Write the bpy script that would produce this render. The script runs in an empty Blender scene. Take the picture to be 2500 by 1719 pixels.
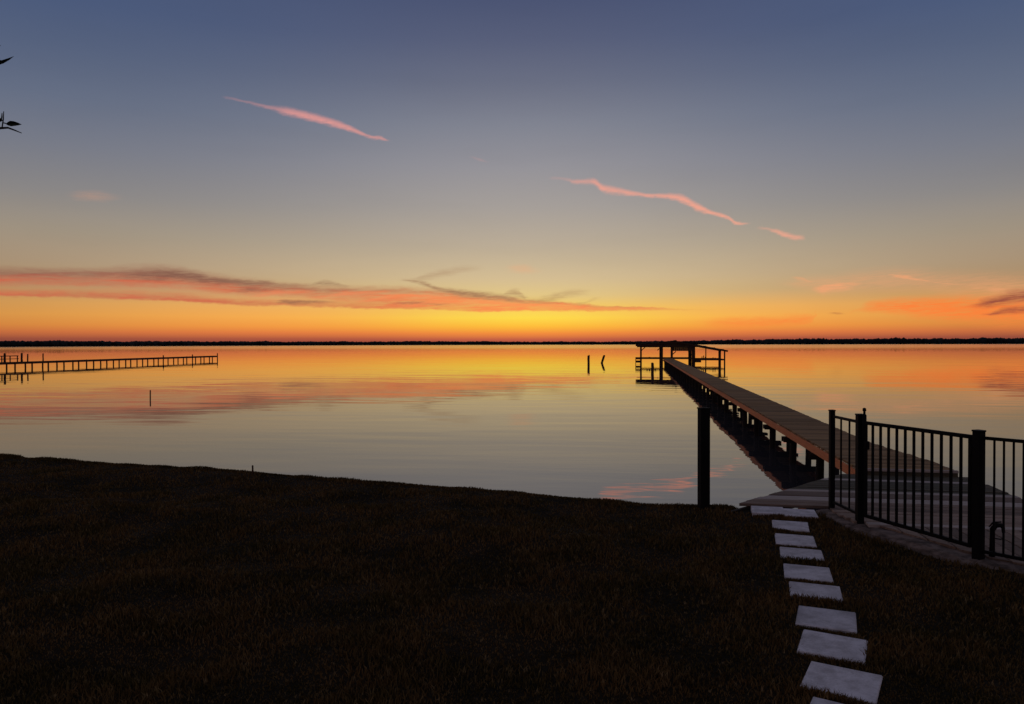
import bpy, bmesh, math, random
import numpy as np
from mathutils import Matrix, Vector, Euler

random.seed(7)
rng = np.random.default_rng(7)
R = math.radians
scene = bpy.context.scene
COL = scene.collection

# ------------------------------------------------------------------ camera
PW, PH, FPX = 2500.0, 1719.0, 1800.0          # photograph size and focal length in its pixels
cam_data = bpy.data.cameras.new("camera")
cam = bpy.data.objects.new("camera", cam_data)
COL.objects.link(cam)
cam_data.sensor_fit = 'HORIZONTAL'
cam_data.sensor_width = 36.0
cam_data.lens = 36.0 * FPX / PW
cam_data.clip_start = 0.05
cam_data.clip_end = 20000.0
CAM_MAT = (Matrix.Translation((0, 0, 2.0)) @ Matrix.Rotation(R(90.0 - 0.652), 4, 'X')
           @ Matrix.Rotation(R(-0.09), 4, 'Z'))
cam.matrix_world = CAM_MAT
scene.camera = cam


def ray(px, py):
    """direction in the world of a photograph pixel"""
    v = Vector(((px - PW / 2) / FPX, -(py - PH / 2) / FPX, -1.0))
    return (CAM_MAT.to_3x3() @ v).normalized()


def on_level(px, py, z=0.0):
    """where the ray through a pixel meets the level z"""
    d = ray(px, py)
    t = (z - 2.0) / d.z
    return Vector((0, 0, 2.0)) + d * t


def az_el(px, py):
    d = ray(px, py)
    return math.degrees(math.atan2(d.x, d.y)), math.degrees(math.asin(d.z))


def lin(r, g, b):
    f = lambda c: (c / 255 / 12.92) if c / 255 <= 0.04045 else ((c / 255 + 0.055) / 1.055) ** 2.4
    return (f(r), f(g), f(b), 1.0)


# ------------------------------------------------------------------ node helper
class Sock:
    """a socket with arithmetic, so shader maths reads like maths"""
    def __init__(self, nt, s):
        self.nt, self.s = nt, s

    def op(self, kind, *args, clamp=False):
        n = self.nt.nodes.new('ShaderNodeMath')
        n.operation = kind
        n.use_clamp = clamp
        for i, a in enumerate((self,) + args):
            if isinstance(a, Sock):
                self.nt.links.new(a.s, n.inputs[i])
            else:
                n.inputs[i].default_value = float(a)
        return Sock(self.nt, n.outputs[0])

    def __add__(self, o): return self.op('ADD', o)
    __radd__ = __add__
    def __sub__(self, o): return self.op('SUBTRACT', o)
    def __rsub__(self, o): return (self * -1.0) + o
    def __mul__(self, o): return self.op('MULTIPLY', o)
    __rmul__ = __mul__
    def __truediv__(self, o): return self.op('DIVIDE', o)
    def clamp(self): return self.op('ADD', 0.0, clamp=True)
    def max(self, o): return self.op('MAXIMUM', o)
    def min(self, o): return self.op('MINIMUM', o)
    def pow(self, o): return self.op('POWER', o)
    def abs(self): return self.op('ABSOLUTE')

    def smooth(self, a, b):
        n = self.nt.nodes.new('ShaderNodeMapRange')
        n.interpolation_type = 'SMOOTHSTEP'
        self.nt.links.new(self.s, n.inputs['Value'])
        n.inputs['From Min'].default_value = a
        n.inputs['From Max'].default_value = b
        return Sock(self.nt, n.outputs[0])

    def curve(self, pts):
        """piecewise smooth function through (x, y) points"""
        xs = [p[0] for p in pts]
        ys = [p[1] for p in pts]
        x0, x1, y0, y1 = min(xs), max(xs), min(ys), max(ys)
        if y1 - y0 < 1e-6:
            y1 = y0 + 1e-6
        n = self.nt.nodes.new('ShaderNodeFloatCurve')
        c = n.mapping.curves[0]
        P = [((x - x0) / (x1 - x0), (y - y0) / (y1 - y0)) for x, y in pts]
        c.points[0].location = P[0]
        c.points[1].location = P[-1]
        for p in P[1:-1]:
            c.points.new(*p)
        n.mapping.extend = 'HORIZONTAL'
        n.mapping.update()
        t = ((self - x0) / (x1 - x0)).clamp()
        self.nt.links.new(t.s, n.inputs['Value'])
        return Sock(self.nt, n.outputs[0]) * (y1 - y0) + y0

    def ramp(self, stops):
        n = self.nt.nodes.new('ShaderNodeValToRGB')
        e = n.color_ramp.elements
        e[0].position, e[0].color = stops[0]
        e[1].position, e[1].color = stops[-1]
        for p, c in stops[1:-1]:
            e.new(p).color = c
        self.nt.links.new(self.s, n.inputs[0])
        return n.outputs['Color']


def mixcol(nt, fac, a, b, blend='MIX'):
    n = nt.nodes.new('ShaderNodeMix')
    n.data_type = 'RGBA'
    n.blend_type = blend
    for sock, val in ((n.inputs[0], fac), (n.inputs[6], a), (n.inputs[7], b)):
        if isinstance(val, Sock):
            nt.links.new(val.s, sock)
        elif hasattr(val, 'is_linked'):
            nt.links.new(val, sock)
        else:
            sock.default_value = val
    return n.outputs[2]


def noise(nt, vec, scale, detail=3.0, rough=0.5, dist=0.0):
    n = nt.nodes.new('ShaderNodeTexNoise')
    n.inputs['Scale'].default_value = scale
    n.inputs['Detail'].default_value = detail
    n.inputs['Roughness'].default_value = rough
    n.inputs['Distortion'].default_value = dist
    nt.links.new(vec, n.inputs['Vector'])
    return Sock(nt, n.outputs['Fac'])


def combine(nt, x, y, z):
    n = nt.nodes.new('ShaderNodeCombineXYZ')
    for i, v in enumerate((x, y, z)):
        if isinstance(v, Sock):
            nt.links.new(v.s, n.inputs[i])
        else:
            n.inputs[i].default_value = v
    return n.outputs[0]


# ------------------------------------------------------------------ sky
SUN_EL, SUN_AZ = -1.5, -0.5      # the sun has just gone below the far shore
world = bpy.data.worlds.new("World")
scene.world = world
world.use_nodes = True
W = world.node_tree
W.nodes.clear()
w_out = W.nodes.new('ShaderNodeOutputWorld')
w_bg = W.nodes.new('ShaderNodeBackground')
W.links.new(w_bg.outputs[0], w_out.inputs[0])
w_tc = W.nodes.new('ShaderNodeTexCoord')
w_sep = W.nodes.new('ShaderNodeSeparateXYZ')
W.links.new(w_tc.outputs['Generated'], w_sep.inputs[0])
dx, dy, dz = (Sock(W, w_sep.outputs[i]) for i in range(3))
DEG = 180.0 / math.pi
el = dz.max(-1.0).min(1.0).op('ARCSINE') * DEG
az = dx.op('ARCTAN2', dy) * DEG
tel = (el.max(0.0) / 90.0).pow(0.5)


def T(e): return math.sqrt(max(e, 0) / 90.0)


clear_mid = tel.ramp([(T(e), lin(*c)) for e, c in (
    (0.0, (118, 54, 52)), (0.35, (198, 98, 68)), (0.8, (244, 142, 62)), (1.35, (254, 190, 60)),
    (2.0, (253, 218, 76)), (2.7, (248, 208, 92)), (3.7, (226, 198, 132)), (5.0, (211, 188, 146)),
    (7.5, (186, 171, 149)), (10.5, (164, 157, 152)), (13.5, (147, 145, 151)), (16.5, (127, 130, 143)),
    (19.5, (104, 109, 129)), (22.3, (86, 93, 120)), (25.0, (73, 82, 113)), (32, (72, 82, 114)),
    (50, (87, 90, 110)), (90, (90, 89, 105)))])
clear_side = tel.ramp([(T(e), lin(*c)) for e, c in (
    (0.0, (108, 52, 50)), (0.4, (172, 86, 62)), (0.85, (226, 124, 66)), (1.3, (242, 152, 68)),
    (2.0, (246, 170, 80)), (2.8, (236, 172, 94)), (4.0, (196, 160, 116)), (5.5, (178, 154, 126)),
    (7.5, (158, 145, 128)), (10.0, (134, 131, 131)), (13.0, (115, 119, 132)), (16.0, (97, 107, 129)),
    (19.0, (82, 95, 123)), (22.0, (71, 87, 121)), (27, (69, 84, 118)), (50, (85, 90, 112)), (90, (90, 89, 105)))])
clear_back = tel.ramp([(T(e), lin(*c)) for e, c in (
    (0.0, (80, 74, 84)), (4.0, (118, 100, 106)), (10.0, (118, 106, 116)), (22.0, (98, 98, 116)),
    (50, (90, 89, 104)), (90, (90, 89, 105)))])
glow_w = el.smooth(2.2, 6.0) * 9.0 + 11.5
glow = (((az - 1.0) / glow_w).abs().pow(2.0) * -1.0).op('EXPONENT')
clear = mixcol(W, glow, clear_side, clear_mid)
# the glow along the horizon fades away from the sunset
fade = az.abs().smooth(15.0, 44.0) * (1.0 - el.smooth(3.0, 9.0)) * 0.36
clear = mixcol(W, fade, clear, (0.05, 0.035, 0.035, 1))
behind = az.abs().smooth(48.0, 150.0)
clear = mixcol(W, behind, clear, clear_back)

# soft unevenness of the air and cirrus veil
w_vec = combine(W, az * 0.06, el * 0.30, 0.0)
n_air = noise(W, w_vec, 1.0, 4.0, 0.55)

# --- clouds, in degrees of azimuth and elevation
nz1 = noise(W, combine(W, az * 0.22, el * 1.1, 3.7), 1.0, 4.0, 0.6)
nz2 = noise(W, combine(W, az * 0.22, el * 1.1, 11.3), 1.0, 4.0, 0.6)
nfine = noise(W, combine(W, az * 1.3 - el * 0.8, el * 3.4 + az * 0.35, 5.1), 1.0, 5.0, 0.62)
nfib = noise(W, combine(W, az * 0.9 + el * 0.8, el * 9.0 - az * 0.5, 2.2), 1.0, 4.0, 0.65, 0.5)
fibre = (nfib.smooth(0.25, 0.72) * 0.75 + 0.42).clamp()
nstreak = noise(W, combine(W, az * 0.30 + el * 0.5, el * 2.6 - az * 0.12, 8.4), 1.0, 4.0, 0.6, 0.6)
waz = az + (nz1 - 0.5) * 1.6
wel = el + (nz2 - 0.5) * 0.55 + (nfine - 0.5) * 0.22


AZ_A, AZ_B = -40.0, 42.0


def px_interp(pts):
    """pixel rows (px, py, half width px, opacity) as (azimuth, elevation, half width deg, opacity)"""
    return [(*az_el(p[0], p[1]), p[2] * 0.0318, p[3]) for p in pts]


def strokes(lines, soft=1.0, ua=None, ue=None, ra=AZ_A, rb=AZ_B):
    """mask of several streaks that follow each other from left to right"""
    ua = waz if ua is None else ua
    ue = wel if ue is None else ue
    rows = []
    for pts in lines:
        P = px_interp(pts)
        first, last = P[0], P[-1]
        rows += [(first[0] - .25, first[1], first[2], 0.0)] + P + [(last[0] + .25, last[1], last[2], 0.0)]
    rows.sort(key=lambda r: r[0])
    e0 = min(r[1] for r in rows) - .01
    e1 = max(r[1] for r in rows) + .01
    wm = max(r[2] for r in rows)
    n = W.nodes.new('ShaderNodeRGBCurve')
    for ci, f in ((0, lambda r: (r[1] - e0) / (e1 - e0)), (1, lambda r: r[2] / wm), (2, lambda r: r[3])):
        c = n.mapping.curves[ci]
        pts = [((r[0] - ra) / (rb - ra), f(r)) for r in rows]
        pts = [p for p in pts if 0 < p[0] < 1]
        c.points[0].location = (0.0, pts[0][1] if ci < 2 else 0.0)
        c.points[1].location = (1.0, pts[-1][1] if ci < 2 else 0.0)
        for p in pts:
            c.points.new(*p)
        for p in c.points:
            p.handle_type = 'AUTO_CLAMPED'
    n.mapping.update()
    t = ((ua - ra) / (rb - ra)).clamp()
    W.links.new(combine(W, t, t, t), n.inputs['Color'])
    sp = W.nodes.new('ShaderNodeSeparateXYZ')
    W.links.new(n.outputs[0], sp.inputs[0])
    c, w, o = (Sock(W, sp.outputs[i]) for i in range(3))
    d = (ue - (c * (e1 - e0) + e0)).abs() / (w * wm + 0.004)
    return (1.0 - d).smooth(0.0, soft) * o


def curve_px(pts):
    ae = [az_el(x, y) for x, y in pts]
    return az.curve(ae)


sky = clear
# the long bank on the left, thinning out above the brightest sky
b_top = curve_px([(-500, 640), (0, 652), (200, 656), (400, 650), (500, 664), (640, 684), (800, 698), (1000, 700),
                  (1150, 716), (1300, 731), (1480, 746), (1650, 754), (1760, 757)])
b_bot = curve_px([(-500, 716), (0, 722), (200, 727), (420, 735), (560, 744), (800, 750), (1000, 755), (1200, 760),
                  (1500, 759), (1650, 758), (1760, 758)])
wel_b = el + (nz2 - 0.5) * 0.34 + (nfine - 0.5) * 0.26
p_in = (wel_b - b_bot) / (b_top - b_bot + 0.02)
up = 1.0 - p_in.smooth(0.72, 1.12)
lo = (wel_b - b_bot).smooth(-0.10, 0.10)
bank = up * lo * (1.0 - az.smooth(6.0, 16.5))
streaks = nstreak.smooth(0.34, 0.68)
hollow = (p_in - 0.30).abs().smooth(0.0, 0.24)
hollow = 1.0 - (1.0 - hollow) * (1.0 - az.smooth(-17.0, -9.0)) * 0.75
bank_a = bank * hollow * (streaks * 0.38 + 0.60) * (fibre * 0.45 + 0.62).clamp()
salmon = mixcol(W, glow, lin(206, 104, 76), lin(250, 142, 82))
umber = mixcol(W, glow, lin(140, 84, 74), lin(196, 120, 84))
dark_f = (p_in.smooth(0.50, 0.92) * (1.0 - az.smooth(-13.0, 2.0) * 0.55) + (1.0 - streaks) * 0.28).clamp()
bank_c = mixcol(W, dark_f, salmon, umber)
sky = mixcol(W, bank_a, sky, bank_c)
# dark rim streaks and curls on top of the bank
dark = strokes([[(150, 668, 6, .0), (330, 672, 14, .55), (430, 672, 22, .8), (520, 684, 12, .75), (640, 690, 8, .6), (740, 697, 5, .2), (790, 692, 9, .5), (850, 699, 4, .1)],
                [(980, 684, 4, .2), (1010, 687, 8, .55), (1080, 706, 10, .7), (1160, 718, 12, .75), (1260, 731, 10, .5), (1370, 742, 5, .15)],
                [(1410, 742, 5, .25), (1465, 728, 6, .05)]])
dark = dark.max(strokes([[(560, 708, 5, .0), (610, 705, 10, .55), (660, 706, 5, .1)],
                         [(990, 684, 6, .05), (1035, 676, 13, .30), (1100, 664, 15, .26), (1180, 656, 10, .03)],
                         [(1225, 724, 8, .1), (1246, 716, 17, .45), (1264, 716, 18, .5), (1290, 733, 12, .4), (1360, 724, 15, .36), (1440, 714, 12, .05)]]))
dark = dark.max(strokes([[(660, 738, 3, .0), (700, 739, 7, .6), (800, 739, 6, .35), (860, 740, 3, .0)],
                         [(930, 742, 3, .0), (1000, 741, 6, .5), (1080, 744, 5, .3), (1150, 744, 3, .0)]]))
sky = mixcol(W, (dark * fibre * 1.15).clamp(), sky, mixcol(W, glow, lin(124, 82, 72), lin(160, 118, 86)))
# salmon threads inside the bank
thr = strokes([[(590, 722, 4, .0), (660, 716, 9, .6), (760, 714, 6, .1)],
               [(860, 737, 4, .1), (1000, 722, 9, .7), (1120, 726, 7, .2)]])
thr = thr.max(strokes([[(720, 728, 4, .0), (850, 716, 8, .6), (950, 713, 5, .2)],
                       [(980, 748, 4, .1), (1100, 734, 10, .75), (1250, 742, 9, .7), (1420, 752, 7, .5), (1640, 754, 5, .1)]]))
sky = mixcol(W, thr * fibre * 0.95, sky, mixcol(W, glow, lin(240, 130, 92), lin(253, 144, 84)))
# right hand clouds
band = strokes([[(1640, 790, 8, .0), (1800, 790, 22, .55), (1900, 784, 22, .6), (1985, 778, 12, .35), (2050, 775, 6, .0)],
                [(2000, 756, 6, .0), (2120, 750, 18, .6), (2260, 752, 34, .9), (2400, 756, 46, 1.0), (2560, 760, 52, 1.0), (2800, 770, 36, .3)]])
sky = mixcol(W, (band * fibre * 1.2).clamp(), sky, lin(250, 132, 62))
peach = strokes([[(140, 476, 10, .0), (230, 478, 16, .14), (320, 484, 8, .0)],
                 [(1230, 656, 10, .0), (1275, 656, 16, .22), (1330, 660, 8, .0)],
                 [(1925, 678, 3, .0), (1960, 683, 8, .4), (2010, 692, 6, .0)],
                 [(2150, 672, 5, .0), (2205, 674, 7, .6), (2255, 681, 6, .55), (2290, 691, 5, .4), (2390, 693, 5, .25), (2460, 696, 4, .0)]])
peach = peach.max(strokes([[(1880, 690, 12, .0), (1980, 692, 26, .22), (2150, 684, 34, .26), (2300, 690, 36, .26), (2500, 704, 40, .34), (2700, 712, 40, .0)]]))
peach = peach.max(strokes([[(1975, 710, 6, .0), (2020, 704, 17, .65), (2090, 694, 13, .35), (2190, 684, 8, .0)],
                           [(2330, 700, 8, .0), (2370, 700, 14, .35), (2500, 712, 16, .45), (2640, 716, 12, .0)]]))
sky = mixcol(W, (peach * fibre * 1.3).clamp(), sky, lin(243, 164, 116))
rdark = strokes([[(2022, 766, 3, .0), (2045, 765, 6, .45), (2075, 766, 3, .0)],
                 [(2310, 750, 4, .0), (2390, 741, 13, .55), (2450, 729, 19, .85), (2520, 720, 22, .85), (2640, 716, 14, .1)]])
rdark = rdark.max(strokes([[(2390, 768, 4, .0), (2440, 761, 12, .75), (2500, 755, 15, .7), (2640, 750, 8, .1)]]))
sky = mixcol(W, (rdark * fibre * 1.15).clamp(), sky, lin(150, 78, 62))
# the two vapour trails
ca = az + (nz1 - 0.5) * 0.5
ce = el + (nfine - 0.5) * 0.24 + (nfib - 0.5) * 0.16
trail = strokes([[(548, 238, 4.1, 0.11), (610, 251, 4.9, 0.28), (672, 266, 8.2, 0.46), (722, 277, 13.1, 0.83), (782, 292, 13.1, 0.88), (840, 309, 10.7, 0.83),
                  (880, 324, 7.4, 0.72), (908, 335, 5.7, 0.66), (930, 337, 5.7, 0.61), (948, 343, 3.3, 0.17)],
                 [(1140, 383, 3.0, 0.00), (1170, 389, 4.9, 0.13), (1200, 396, 3.0, 0.00)],
                 [(1345, 435, 4.9, 0.09), (1390, 439, 5.7, 0.22), (1402, 444, 7.4, 0.50), (1444, 443, 9.8, 0.61), (1472, 460, 13.9, 0.83), (1530, 470, 10.7, 0.77), (1580, 477, 7.4, 0.77),
                  (1640, 480, 10.7, 0.86), (1702, 505, 13.9, 0.94), (1730, 517, 8.2, 0.88), (1775, 530, 7.4, 0.83), (1806, 546, 5.7, 0.66), (1826, 546, 4.9, 0.22)],
                 [(1852, 557, 4.9, 0.11), (1890, 563, 6.6, 0.50), (1920, 574, 9.8, 0.72), (1958, 580, 8.2, 0.55)]],
                soft=1.0, ua=ca, ue=ce, ra=-25.0, rb=25.0)
trail = trail * (nfine * 0.9 + 0.2 + nfib * 0.5).clamp()
sky = mixcol(W, trail, sky, mixcol(W, el.smooth(8.0, 18.0), lin(246, 166, 140), lin(228, 152, 146)))
w_air = mixcol(W, 1.0, sky, (n_air * 0.14 + 0.93).ramp([(0.0, (0, 0, 0, 1)), (1.0, (1, 1, 1, 1))]), 'MULTIPLY')
# scattered twilight from the physical sky model on top
w_nish = W.nodes.new('ShaderNodeTexSky')
w_nish.sky_type = 'NISHITA'
w_nish.sun_disc = False
w_nish.sun_elevation = R(SUN_EL)
w_nish.sun_rotation = R(SUN_AZ)
w_nish.dust_density = 2.0
nish = mixcol(W, 1.0, w_nish.outputs[0], (0.012, 0.012, 0.012, 1), 'MULTIPLY')
total = mixcol(W, 1.0, w_air, nish, 'ADD')
W.links.new(total, w_bg.inputs['Color'])
w_bg.inputs['Strength'].default_value = 1.0

# the sun itself, just under the horizon
sun_data = bpy.data.lights.new("sun", 'SUN')
sun_data.energy = 0.5
sun_data.angle = R(0.53)
sun_data.color = (1.0, 0.62, 0.32)
sun = bpy.data.objects.new("sun", sun_data)
COL.objects.link(sun)
_d = Vector((math.sin(R(SUN_AZ)) * math.cos(R(SUN_EL)), math.cos(R(SUN_AZ)) * math.cos(R(SUN_EL)), math.sin(R(SUN_EL))))
sun.rotation_euler = _d.to_track_quat('Z', 'Y').to_euler()
sun.location = (0, 40, 30)

scene.cycles.max_bounces = 5
scene.cycles.diffuse_bounces = 2
scene.cycles.glossy_bounces = 3
scene.view_settings.view_transform = 'Standard'
scene.view_settings.look = 'None'
scene.view_settings.exposure = 0.0
scene.view_settings.gamma = 1.0
scene.view_settings.use_curve_mapping = False


# ------------------------------------------------------------------ materials
def new_mat(name):
    m = bpy.data.materials.new(name)
    m.use_nodes = True
    nt = m.node_tree
    return m, nt, nt.nodes['Principled BSDF']


def wood(name, c0, c1, rough=0.75, grain=(3.0, 40.0, 40.0), spec=0.25, vary=0.5, bump=0.3):
    m, nt, b = new_mat(name)
    tc = nt.nodes.new('ShaderNodeTexCoord')
    oi = nt.nodes.new('ShaderNodeObjectInfo')
    mp = nt.nodes.new('ShaderNodeMapping')
    mp.inputs['Scale'].default_value = grain
    nt.links.new(tc.outputs['Object'], mp.inputs['Vector'])
    add = nt.nodes.new('ShaderNodeVectorMath')
    add.operation = 'ADD'
    rv = Sock(nt, oi.outputs['Random']) * 37.0
    nt.links.new(mp.outputs[0], add.inputs[0])
    nt.links.new(combine(nt, rv, rv, rv), add.inputs[1])
    g = noise(nt, add.outputs[0], 1.0, 5.0, 0.6, 0.4)
    blot = noise(nt, tc.outputs['Object'], 2.3, 3.0, 0.6)
    f = (g.smooth(0.3, 0.7) * 0.55 + blot * 0.35).clamp()
    c = mixcol(nt, f, c0, c1)
    tone = Sock(nt, oi.outputs['Random']) * vary + (1.0 - vary * 0.5)
    c = mixcol(nt, 1.0, c, combine(nt, tone, tone, tone), 'MULTIPLY')
    nt.links.new(c, b.inputs['Base Color'])
    b.inputs['Roughness'].default_value = rough
    b.inputs['Specular IOR Level'].default_value = spec
    bp = nt.nodes.new('ShaderNodeBump')
    bp.inputs['Strength'].default_value = bump
    bp.inputs['Distance'].default_value = 0.004
    nt.links.new(g.s, bp.inputs['Height'])
    nt.links.new(bp.outputs[0], b.inputs['Normal'])
    return m


M = {}
M['deck'] = wood('weathered_deck_wood', (.14, .088, .060, 1), (.40, .28, .205, 1), spec=.15, vary=.7)
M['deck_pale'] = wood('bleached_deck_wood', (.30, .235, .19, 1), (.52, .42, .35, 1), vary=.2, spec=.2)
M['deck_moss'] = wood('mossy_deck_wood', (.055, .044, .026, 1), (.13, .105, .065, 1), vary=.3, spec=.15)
M['pier_top'] = wood('brown_pier_planks', (.21, .115, .045, 1), (.34, .200, .088, 1), spec=.12, vary=.7)
M['fascia'] = wood('sunset_tinted_cedar', (.66, .20, .07, 1), (.86, .31, .12, 1), grain=(30, 2, 30), spec=.2, vary=.15)  # cedar tone with the sunset's orange light put into the base colour
M['pile'] = wood('tarred_piles', (.014, .009, .006, 1), (.036, .023, .015, 1), grain=(30, 30, 2.0), spec=.12, vary=.4)
M['far_wood'] = wood('dark_dock_timber', (.045, .020, .012, 1), (.095, .045, .026, 1), grain=(20, 20, 2), spec=.15, vary=.3)
M['post'] = wood('dark_painted_post', (.004, .0035, .003, 1), (.009, .0075, .006, 1), grain=(40, 40, 3), spec=.1, vary=.1)


def plain(name, col, rough=0.6, spec=0.3, metallic=0.0, ns=12.0, amt=0.35, bump=0.15, dist=0.003):
    m, nt, b = new_mat(name)
    tc = nt.nodes.new('ShaderNodeTexCoord')
    n = noise(nt, tc.outputs['Object'], ns, 5.0, 0.6)
    lo = tuple(c * (1 - amt) for c in col[:3]) + (1,)
    hi = tuple(min(1.0, c * (1 + amt)) for c in col[:3]) + (1,)
    nt.links.new(mixcol(nt, n.smooth(0.3, 0.7), lo, hi), b.inputs['Base Color'])
    b.inputs['Roughness'].default_value = rough
    b.inputs['Specular IOR Level'].default_value = spec
    b.inputs['Metallic'].default_value = metallic
    bp = nt.nodes.new('ShaderNodeBump')
    bp.inputs['Strength'].default_value = bump
    bp.inputs['Distance'].default_value = dist
    nt.links.new(n.s, bp.inputs['Height'])
    nt.links.new(bp.outputs[0], b.inputs['Normal'])
    return m


M['iron'] = plain('black_powder_coat', (.0035, .0033, .0033, 1), .6, .12, ns=60, amt=.3)
M['brass'] = plain('dull_spigot_metal', (.006, .006, .005, 1), .6, .15, .0, ns=40)
M['bark'] = plain('bark', (.035, .026, .020, 1), .9, .1, ns=9, amt=.5, bump=.6, dist=.02)
M['roof'] = plain('dark_metal_roof', (.008, .008, .009, 1), .7, .1, .0, ns=1.5)
M['leaf'] = plain('dark_leaf', (.030, .038, .016, 1), .6, .2, ns=6)
M['kerb'] = plain('kerb_concrete', (.17, .12, .092, 1), .9, .1, ns=9, amt=.6, bump=.5, dist=.01)
M['far_trees'] = plain('far_trees', (.022, .026, .026, 1), .95, .05, ns=.02, amt=.4)
M['soil'] = plain('shore_ground', (.03, .028, .02, 1), .95, .05, ns=.2, amt=.4)


def stone_mat():
    m, nt, b = new_mat('pale_concrete_paver')
    tc = nt.nodes.new('ShaderNodeTexCoord')
    oi = nt.nodes.new('ShaderNodeObjectInfo')
    geo = nt.nodes.new('ShaderNodeNewGeometry')
    n1 = noise(nt, geo.outputs['Position'], 5.0, 5.0, 0.6)
    n2 = noise(nt, geo.outputs['Position'], 90.0, 3.0, 0.6)
    n3 = noise(nt, geo.outputs['Position'], 14.0, 5.0, 0.7, 0.6)
    f = (n1 * 0.5 + n2 * 0.2 + n3 * 0.3).smooth(0.36, 0.62)
    c = mixcol(nt, f, (.44, .39, .37, 1), (.76, .69, .675, 1))
    tone = Sock(nt, oi.outputs['Random']) * 0.14 + 0.9
    c = mixcol(nt, 1.0, c, combine(nt, tone, tone, tone), 'MULTIPLY')
    nt.links.new(c, b.inputs['Base Color'])
    b.inputs['Roughness'].default_value = .85
    b.inputs['Specular IOR Level'].default_value = .25
    bp = nt.nodes.new('ShaderNodeBump')
    bp.inputs['Strength'].default_value = .35
    bp.inputs['Distance'].default_value = .003
    nt.links.new(n2.s, bp.inputs['Height'])
    nt.links.new(bp.outputs[0], b.inputs['Normal'])
    return m


M['stone'] = stone_mat()


def grass_mat(name, a, b_, c_, rough=0.9):
    m, nt, b = new_mat(name)
    geo = nt.nodes.new('ShaderNodeNewGeometry')
    n1 = noise(nt, geo.outputs['Position'], 1.3, 5.0, 0.65)
    n2 = noise(nt, geo.outputs['Position'], 17.0, 3.0, 0.65)
    c = mixcol(nt, n1.smooth(0.38, 0.62), a, b_)
    c = mixcol(nt, n2.smooth(0.5, 0.75), c, c_)
    nt.links.new(c, b.inputs['Base Color'])
    b.inputs['Roughness'].default_value = rough
    b.inputs['Specular IOR Level'].default_value = .05
    return m


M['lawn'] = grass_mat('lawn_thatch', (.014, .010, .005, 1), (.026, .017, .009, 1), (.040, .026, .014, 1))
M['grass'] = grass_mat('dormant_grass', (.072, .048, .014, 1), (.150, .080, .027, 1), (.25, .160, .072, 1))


def water_mat():
    m, nt, b = new_mat('lake_water')
    nt.nodes.remove(b)
    out = nt.nodes['Material Output']
    geo = nt.nodes.new('ShaderNodeNewGeometry')
    sep = nt.nodes.new('ShaderNodeSeparateXYZ')
    nt.links.new(geo.outputs['Position'], sep.inputs[0])
    X, Y = Sock(nt, sep.outputs[0]), Sock(nt, sep.outputs[1])
    u = X * 0.995 - Y * 0.09
    v = Y * 0.995 + X * 0.09
    # long low ripples, calm inshore, wind-ruffled out on the open lake
    calm = noise(nt, combine(nt, u * 0.045, v * 0.10, 0.0), 1.0, 3.0, 0.55).smooth(0.35, 0.65)
    r1 = noise(nt, combine(nt, u * 0.35, v * 1.25, 0.0), 1.0, 3.0, 0.5)
    r2 = noise(nt, combine(nt, u * 0.10, v * 0.30, 4.0), 1.0, 2.0, 0.5)
    r3 = noise(nt, combine(nt, u * 0.9 + v * 0.5, v * 3.2 - u * 0.35, 9.0), 1.0, 2.0, 0.5)
    h = r1 * (calm * 0.7 + 0.3) * 0.0045 + r2 * 0.018 + r3 * calm * 0.0005
    bp = nt.nodes.new('ShaderNodeBump')
    bp.inputs['Strength'].default_value = 1.0
    bp.inputs['Distance'].default_value = 1.0
    nt.links.new(h.s, bp.inputs['Height'])
    wind = Y.smooth(110.0, 520.0)
    fr = nt.nodes.new('ShaderNodeFresnel')
    fr.inputs['IOR'].default_value = 3.2
    nt.links.new(bp.outputs[0], fr.inputs['Normal'])
    gl = nt.nodes.new('ShaderNodeBsdfGlossy')
    gl.inputs['Color'].default_value = (.97, .965, .96, 1)
    nt.links.new((wind * 0.085 + 0.006).s, gl.inputs['Roughness'])
    nt.links.new(bp.outputs[0], gl.inputs['Normal'])
    df = nt.nodes.new('ShaderNodeBsdfDiffuse')
    df.inputs['Color'].default_value = (.045, .042, .046, 1)
    mx = nt.nodes.new('ShaderNodeMixShader')
    nt.links.new(fr.outputs[0], mx.inputs[0])
    nt.links.new(df.outputs[0], mx.inputs[1])
    nt.links.new(gl.outputs[0], mx.inputs[2])
    nt.links.new(mx.outputs[0], out.inputs['Surface'])
    return m


M['water'] = water_mat()


# ------------------------------------------------------------------ mesh helpers
def link(o, parent=None):
    COL.objects.link(o)
    if parent is not None:
        o.parent = parent
    return o


def thing(name, label, cat, loc=(0, 0, 0), rz=0.0, group=None):
    o = bpy.data.objects.new(name, None)
    o.empty_display_size = 0.2
    link(o)
    o.location = loc
    o.rotation_euler = (0, 0, rz)
    return tag(o, label, cat, group)


def tag(o, label, cat, group=None):
    o['label'] = label
    o['category'] = cat
    if group:
        o['group'] = group
    return o


def kind(o, k, label=None):
    o['kind'] = k
    if label:
        o['label'] = label
    return o


def bm_obj(name, bm, mat, parent=None, loc=(0, 0, 0), rot=(0, 0, 0), smooth=False):
    me = bpy.data.meshes.new(name)
    bm.to_mesh(me)
    bm.free()
    if smooth:
        for p in me.polygons:
            p.use_smooth = True
    me.materials.append(mat)
    o = bpy.data.objects.new(name, me)
    link(o, parent)
    o.location, o.rotation_euler = loc, rot
    return o


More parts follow.
